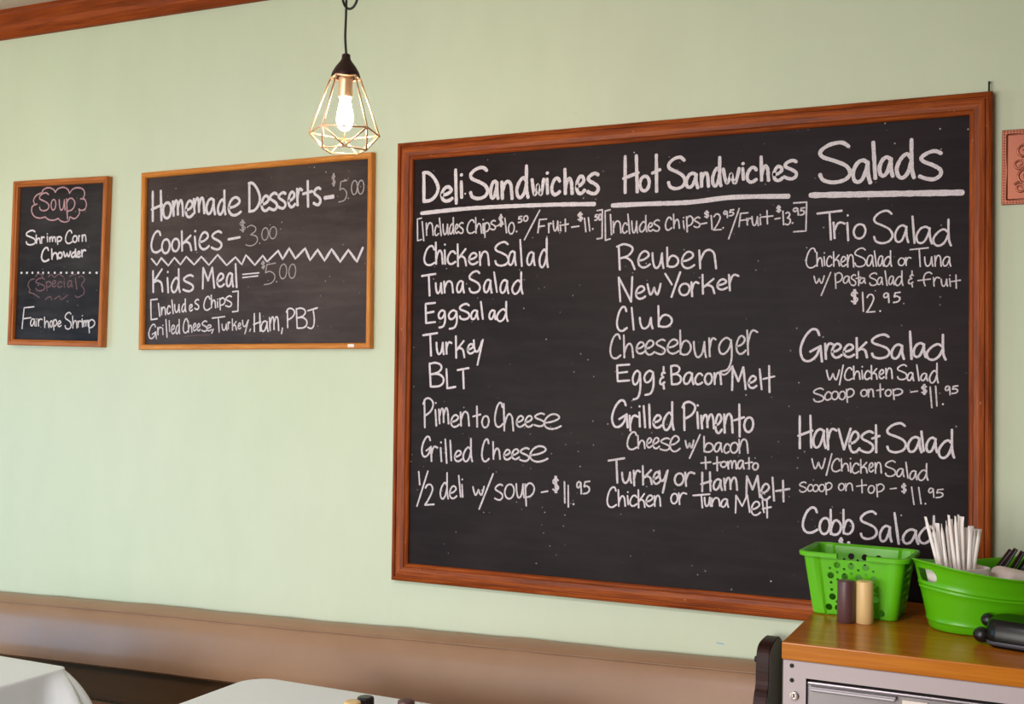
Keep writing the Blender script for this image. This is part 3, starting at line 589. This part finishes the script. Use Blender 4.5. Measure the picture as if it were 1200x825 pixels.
ct = box_me(1.3139-2.1, 2.90-2.1, -.6335+.34, -.038+.34, -.035, 0, .0025, 2)
tag(link('worktop', ct, M_top, None, (2.1, -.34, CZ)), 'honey brown wooden worktop lying on the grey steel cabinet', 'worktop')

# ------------------------------------------------------------------ green basket
FL, FR, RB = at(950, 719.5, z=CZ), at(1051, 729, z=CZ), at(1068, 719.4, z=CZ)
ux = (FR-FL); wB = ux.length; ang = math.atan2(ux.y, ux.x)-.10
dB = .132; hB = .146; wT, dT = wB+.040, dB+.040
def bloop(t, ins, z, recess=True):
    w_, d_ = wB+(wT-wB)*t-2*ins, dB+(dT-dB)*t-2*ins
    pts = []
    m = rrect(w_, d_, max(.004, .018-ins), 6); dense = []
    for i in range(len(m)):
        a, b_ = m[i], m[(i+1) % len(m)]; L = math.hypot(b_[0]-a[0], b_[1]-a[1]); n = max(1, int(L/.006))
        if L > .05: n = 26
        for k in range(n): dense.append((a[0]+(b_[0]-a[0])*k/n, a[1]+(b_[1]-a[1])*k/n))
    for x, y in dense:
        if recess:
            if abs(y) > d_/2-.001 and abs(x) < w_/2-.030:
                y -= math.copysign(.0045*min(1, (w_/2-.030-abs(x))/.006), y)
            if abs(x) > w_/2-.001 and abs(y) < d_/2-.022:
                x -= math.copysign(.003*min(1, (d_/2-.022-abs(y))/.006), x)
        pts.append((x, y, z))
    return pts
th = .0024
lo = [bloop(0, .003, 0), bloop(0, .0, .003)]+[bloop(t, 0, hB*t) for t in (.15, .3, .5, .7, .85, .925)]
lo += [bloop(.93, -.007, hB*.925, False), bloop(.95, -.0095, hB*.93, False), bloop(.99, -.0095, hB*.985, False), bloop(1, -.007, hB, False), bloop(1, .0005, hB, False)]
lo += [bloop(t, th, hB*t) for t in (.97, .925, .85, .7, .5, .3, .15)]+[bloop(0, th, .004)]
bas = loft(lo)
cut = []
def cyl(x, z, r, axis='y', sx=1, sz=1):
    me = lathe([(r, -.2), (r, .2)], 18); me.transform(Matrix.Rotation(pi/2, 4, 'X' if axis == 'y' else 'Y'))
    me.transform(Matrix.Diagonal((sx, sx, sz, 1))); me.transform(Matrix.Translation((x, 0, z) if axis == 'y' else (0, x, z))); return me
# holes of the front and back walls, in the front view's pixels of a 6.875x crop
def fx(px, pz): 
    t = (668-(pz-(px-140)*.095))/(668-150); xx = (px-(137-45*t))/((712+ (925-95-712)*t))-.5
    xx = (xx+.5)*1.08-.503
    return xx*(wB+(wT-wB)*t), hB*t*.985
BIG = [(358, 262), (465, 272), (573, 282), (305, 348), (412, 358), (520, 368), (632, 380), (310, 528), (278, 615), (350, 622), (685, 662), (640, 548), (430, 640), (520, 650), (605, 655)]
SML = [(302, 287), (410, 298), (518, 308), (630, 318), (358, 322), (465, 333), (575, 343), (358, 384), (465, 395), (577, 405), (305, 408), (307, 468), (640, 440), (640, 495), (345, 570), (600, 595)]
hm = []
for px, pz in BIG: x, z = fx(px, pz); hm.append(cyl(x, z, .0076))
for px, pz in SML: x, z = fx(px, pz); hm.append(cyl(x, z, .0032))
for zz in range(6):
    for yy in range(5): hm.append(cyl(-.042+.021*yy+(.0105 if zz % 2 else 0)-.004, .022+.0175*zz, .0042, 'x', 1, 1.5))
notch = box_me(-.033, .033, -.15, -.04, hB*.90, hB+.02)
bas = boolean(bas, [join(*hm), notch])
cx_ = (FL+FR)/2+Vector((-sin(ang), cos(ang), 0))*(dB/2+.001)
bo = link('basket', bas, M_green, None, (cx_.x, cx_.y, CZ+.0005), (0, 0, ang))
tag(bo, 'lime green plastic basket pierced with round holes on the wooden worktop', 'basket')
p = at(991.3, 729.2, z=CZ); shaker((p.x, p.y, CZ+.0003), M_brown, 'brown cylindrical shaker in front of the green basket')
p = at(1013, 730.2, z=CZ); shaker((p.x, p.y, CZ+.0003), M_cream, 'cream cylindrical shaker in front of the green basket')

# ------------------------------------------------------------------ green tub and what stands in it
TUB = Vector((1.714, -.245, CZ+.0005)); PH = radians(40)
def tub_loop(t, ins, zf=None, nn=112):
    pts = []
    for i in range(nn):
        a = 2*pi*i/nn; hh = .127+.026*cos(a)**2
        rib = .0022*(math.exp(-((t-.60)/.018)**2)+math.exp(-((t-.66)/.018)**2)+math.exp(-((t-.14)/.02)**2)) if ins == 0 else 0
        A, B = .163+(.198-.163)*t-ins+rib, .108+(.140-.108)*t-ins+rib
        pts.append((A*cos(a), B*sin(a), hh*t if zf is None else zf))
    return pts
ts = [0, .03, .08, .11, .14, .17, .22, .35, .5, .57, .60, .63, .66, .69, .75, .85, .93]
lo = [tub_loop(0, .006, 0), tub_loop(0, .001, .0015)]+[tub_loop(t, 0) for t in ts[1:]]+[tub_loop(.965, -.002), tub_loop(.985, -.0045), tub_loop(1, -.003), tub_loop(1, .001), tub_loop(.97, .003)]
lo += [tub_loop(t, .0032) for t in (.85, .6, .35, .1)]+[tub_loop(0, .004, .004)]
tub = loft(lo)
cutters = []
for s in (-1, 1):
    q = rrect(.066, .028, .0135, 6); cutters.append(loft([[(s*.165, x, .121+z) for x, z in q], [(s*.26, x, .121+z) for x, z in q]]))
tub = boolean(tub, cutters)
tag(link('tub', tub, M_green2, None, TUB, (0, 0, PH), smooth=True), 'green oval plastic tub with a handle slot, holding straws and black cutlery', 'tub')
RT = Matrix.Translation(TUB) @ Matrix.Rotation(PH, 4, 'Z')
def rounded(w_, d_, h_, r): return box_me(-w_/2, w_/2, -d_/2, d_/2, 0, h_, r, 4)
def hloop(i_, z):
    q = z/.1335; return [(x+.012*(1-q), y, z) for x, y in rrect(.088+.040*q-2*i_, .070+.022*q-2*i_, .026-i_, 6)]
o = link('straw_holder', loft([hloop(.002, 0), hloop(0, .002), hloop(0, .132), hloop(.0008, .1335), hloop(.0022, .1335), hloop(.003, .132), hloop(.003, .004)]), M_napkin, None, RT @ Vector((-.110, 0, .0045)), (0, 0, PH), smooth=True)
tag(o, 'white straw holder inside the green tub, seen through its handle slot', 'straw holder')
o = link('napkin_bundle', rounded(.12, .085, .098, .02), M_napkin, None, RT @ Vector((.021, -.018, .030)), (radians(4), radians(12), PH-.12), smooth='all'); tag(o, 'white rounded napkin bundle leaning right of the straws in the tub', 'napkins')
# paper-wrapped straws
def straw_mesh():
    lp = []
    for z, a, b_ in ((0, .0046, .0042), (.1, .0050, .0040), (.178, .0052, .0036), (.187, .0058, .0022), (.193, .0068, .0011), (.199, .0074, .0008)):
        lp.append([(a*cos(2*pi*k/14), b_*sin(2*pi*k/14), z) for k in range(14)])
    return loft(lp)
SM = straw_mesh()
tips = [(118, 75, 185, 330, -.315), (160, 118, 200, 330, -.30), (185, 112, 214, 330, -.285), (210, 116, 236, 330, -.30), (236, 98, 262, 330, -.315), (250, 66, 284, 332, -.285), (264, 88, 296, 332, -.30), (288, 72, 308, 332, -.315), (306, 64, 320, 332, -.285), (324, 74, 330, 332, -.30), (350, 136, 346, 334, -.315), (378, 128, 368, 334, -.285), (406, 144, 388, 335, -.30), (430, 146, 398, 336, -.315)]
ordn = ['leftmost', 'second', 'third', 'fourth', 'fifth', 'sixth', 'seventh', 'eighth', 'ninth', 'tenth', 'eleventh', 'twelfth', 'thirteenth', 'rightmost']
for i, (a, b_, c, d_, y) in enumerate(tips):
    bx = at(1060+c/4.85, 590+d_/4.85, y=-.297).x-1.631; yy = -.316+.35*bx+(.018, -.012, .004, -.021)[i % 4]
    T = at(1060+a/4.85, 590+b_/4.85, y=yy-.004); Bm = at(1060+c/4.85, 590+d_/4.85, y=yy)
    dr = (T-Bm).normalized(); o = bpy.data.objects.new('paper_straw', SM); C.objects.link(o)
    if not SM.materials: SM.materials.append(M_paper); [setattr(q, 'use_smooth', True) for q in SM.polygons]
    o.location = T-dr*.199
    o.rotation_euler = (dr.to_track_quat('Z', 'Y').to_matrix() @ Matrix.Rotation(random.Random(i).uniform(-.5, .5), 3, 'Z')).to_euler()
    pos = {0: 'leftmost of the bunch, leaning out to the left', 13: 'rightmost of the bunch, leaning to the right'}.get(i, ordn[i]+' from the left of the bunch')
    tag(o, 'white paper-wrapped straw in green tub, '+pos, 'straw', 'wrapped straws in the green tub')
# black cutlery handles
KM = box_me(-.0115, .0115, -.003, .003, 0, .14, .0028, 2); KM.materials.append(M_black)
for i, (u0, v0, u1, v1, y) in enumerate(((1162, 674, 1185, 644, -.145), (1170, 674, 1191, 643, -.17), (1182, 674, 1199, 646, -.15), (1190, 676, 1208, 648, -.165))):
    T, Bm = at(u1, v1, y=y), at(u0, v0, y=y-.01); dr = (T-Bm).normalized()
    o = bpy.data.objects.new('cutlery_handle', KM); C.objects.link(o); o.location = T-dr*.14; o.rotation_euler = dr.to_track_quat('Z', 'Y').to_euler()
    tag(o, 'black plastic cutlery handle sticking out of the green tub, '+['leftmost of four', 'second from the left', 'third from the left', 'rightmost, partly out of the photo'][i], 'cutlery', 'black cutlery in the green tub')

# ------------------------------------------------------------------ black gadget at the right edge
gp = at(1205, 766, z=CZ); gd = empty('plastic_gadget', (gp.x, gp.y+.05, CZ), 'glossy black plastic gadget with two round knobs at the right worktop edge', 'gadget', (0, 0, radians(-16)))
lp = []
for z, s, g_ in ((0.0, .86, .90), (.004, .93, .95), (.014, .985, .99), (.026, 1.0, 1.0), (.042, .985, .95), (.053, .955, .86), (.057, .90, .78)):
    lp.append([(x*s, y*g_, z) for x, y in rrect(.15, .105, .026, 6)])
link('housing', loft(lp), M_gloss, gd, smooth=True)
lp = [[(x*s, y*s, z) for x, y in rrect(.152, .107, .027, 6)] for z, s in ((.006, .955), (.007, .975), (.012, .992), (.0135, .985))]
link('highlight_band', loft(lp), mat('highlight_grey', lin(70, 72, 82), .4), gd, smooth=True)  # highlight along the housing's lower edge, put in as a grey strip
for yy, zz, rr in ((.016, .043, .0155), (-.024, .0185, .0175)):
    b = bmesh.new(); bmesh.ops.create_uvsphere(b, u_segments=24, v_segments=14, radius=rr)
    for v in b.verts: v.co.x *= 1.0; v.co.z *= .92
    me = bpy.data.meshes.new('k'); b.to_mesh(me); b.free(); link('knob', me, M_black, gd, (-.086, yy, zz), smooth='all')
link('hinge_arm', tube([(-.086, .016, .042), (-.06, .01, .036), (-.05, .0, .032)], .008, 10), M_black, gd, smooth=True)
link('hinge_arm', tube([(-.086, -.024, .019), (-.06, -.018, .022), (-.05, -.01, .026)], .008, 10), M_black, gd, smooth=True)

# ------------------------------------------------------------------ pendant lamps
PY = -.80
def pendant(wide, label, first=None):
    t = empty('pendant_lamp', wide, label, 'lamp', group='wire cage pendants')
    R = .0854; ph = radians(-56); ZT = .127
    V = lambda r, z, k, off=0: Vector((r*cos(ph+2*pi*k/5+off), r*sin(ph+2*pi*k/5+off), z))
    top = [V(.43*R, ZT, k, pi/5) for k in range(5)]; wd = [V(R, 0, k, pi/5) for k in range(5)]; low = [V(.62*R, -.042, k) for k in range(5)]
    rods = []
    for k in range(5):
        j = (k+1) % 5
        for a, b_ in ((top[k], top[j]), (top[k], wd[k]), (wd[k], wd[j]), (wd[k], low[k]), (wd[k], low[j]), (low[k], low[j])):
            rods.append(tube([a, b_], .0022, 8))
        for q in (wd[k], low[k], top[k]):
            b = bmesh.new(); bmesh.ops.create_icosphere(b, subdivisions=1, radius=.0028); me = bpy.data.meshes.new('n'); b.to_mesh(me); b.free(); me.transform(Matrix.Translation(q)); rods.append(me)
    link('wire_cage', join(*rods), M_wire, t, smooth='all')
    z0 = ZT+.004
    link('socket_cap', lathe([(.0335, z0-.004), (.034, z0), (.0315, z0+.008), (.024, z0+.021), (.014, z0+.034), (.0105, z0+.040), (.0095, z0+.050), (.005, z0+.053)], 32), M_capmat, t, smooth=True)
    link('bulb_socket', lathe([(.0155, z0-.050), (.0165, z0-.047), (.0165, z0-.004)], 24), M_wire, t, smooth=True)
    link('light_bulb', lathe([(.003, z0-.128), (.010, z0-.125), (.0165, z0-.117), (.0195, z0-.104), (.0185, z0-.090), (.0150, z0-.072), (.0125, z0-.058), (.012, z0-.050)], 24), M_bulb, t, smooth=True)
    K = Vector(wide); zc = z0+.052
    px = [(404, -78), (409, -50), (417, -22), (420.3, -4), (417, 7), (411, 11), (405.5, 8), (401.5, 0), (399.5, -10), (402, -18), (405.5, -12), (405.8, 2), (405.4, 20), (404.6, 44)]
    ref = at(403.8, 155.0, y=PY); yo = [0, -.002, -.004, -.005, -.005, -.004, -.003, .001, .004, .004, .002, 0, 0, 0]
    pts = [at(u, v, y=PY)-ref+Vector((0, y, 0)) for (u, v), y in zip(px, yo)]
    pts = [Vector((pts[0].x, 0, ZC_-K.z-.02))]+pts+[Vector((0, 0, zc))]
    link('cord', tube(catmull(pts, 8), .0029, 10), M_black, t, smooth='all')
    link('ceiling_rose', lathe([(.048, ZC_-K.z-.022), (.05, ZC_-K.z-.018), (.05, ZC_-K.z)], 28), M_capmat, t, (pts[0].x, 0, 0), smooth=True)
    return t
lamp = pendant(at(403.8, 155.0, y=PY), 'lit pendant lamp with a copper wire cage hanging before the mint wall')
l2 = lamp.copy(); C.objects.link(l2); l2.location.x -= 2.16; l2['label'] = 'matching pendant lamp left of the photo, lighting the small boards'
for ch in list(lamp.children):
    c = ch.copy(); C.objects.link(c); c.parent = l2

# ------------------------------------------------------------------ small things on the wall
nx_, nz_ = at(1159, 104, y=-.014).x, at(1159, 104, y=-.014).z
tag(link('nail', tube([(0, .004, .017), (0, -.010, .018), (0, -.0145, .016), (0, -.015, .008), (0, -.015, -.006)], .0022, 8), M_nail, None, (nx_, 0, nz_), smooth='all'),
    'bent dark nail above the top right corner of the huge chalkboard', 'nail')
pl = empty('embossed_plaque', (1.7015, 0, 2.28-.2671), 'embossed copper plaque with scrolls on the wall right of the huge chalkboard', 'plaque')
link('plate', box_me(0, .184, -.006, -.0005, 0, .1835, .002), M_copper, pl)
bd = []
for q in ((.012, .012, .172, .012), (.172, .012, .172, .1715), (.172, .1715, .012, .1715), (.012, .1715, .012, .012)):
    bd.append(tube([(q[0], -.006, q[1]), (q[2], -.006, q[3])], .0022, 8))
for k in range(26):
    for x, z in ((.0055, .006+.0069*k), (.1785, .006+.0069*k), (.006+.0069*k, .0055), (.006+.0069*k, .178)):
        b = bmesh.new(); bmesh.ops.create_icosphere(b, subdivisions=1, radius=.0022); me = bpy.data.meshes.new('n'); b.to_mesh(me); b.free(); me.transform(Matrix.Translation((x, -.006, z))); bd.append(me)
link('border', join(*bd), M_copper, pl, smooth='all')
sc_ = []
def spiral(cx, cz, r, turns, a0, sg):
    return tube([(cx+r*(1-.82*i/40)*cos(a0+sg*2*pi*turns*i/40), -.0065, cz+r*(1-.82*i/40)*sin(a0+sg*2*pi*turns*i/40)) for i in range(41)], lambda t: .0034*(1-.5*t), 8)
for sx in (1, -1):
    for cx, cz, r, a0, sg in ((.050, .128, .020, -.6, 1), (.040, .098, .016, 1.2, -1), (.054, .066, .021, .8, 1), (.042, .040, .015, 2.6, -1), (.075, .150, .014, -1.2, -1), (.078, .098, .016, 2.2, 1), (.076, .034, .013, 1.4, 1)):
        x = cx if sx == 1 else .184-cx
        sc_.append(spiral(x, cz, r, 1.5, a0 if sx == 1 else pi-a0, sg*sx))
sc_.append(tube(catmull([(.092, -.0065, .02), (.088, -.0065, .06), (.096, -.0065, .1), (.092, -.0065, .165)], 8), .0034, 8))
link('scroll_relief', join(*sc_), M_copper, pl, smooth='all')
p = at(844, 754, y=-.0004)
tag(link('tape_scrap', box_me(-.010, .010, -.0007, -.0001, -.0022, .0022), mat('pale_blue_tape', lin(160, 196, 206), .6), None, (p.x, 0, p.z), (0, radians(4), 0)), 'tiny pale blue scrap of tape on the wall near the bench end', 'tape')
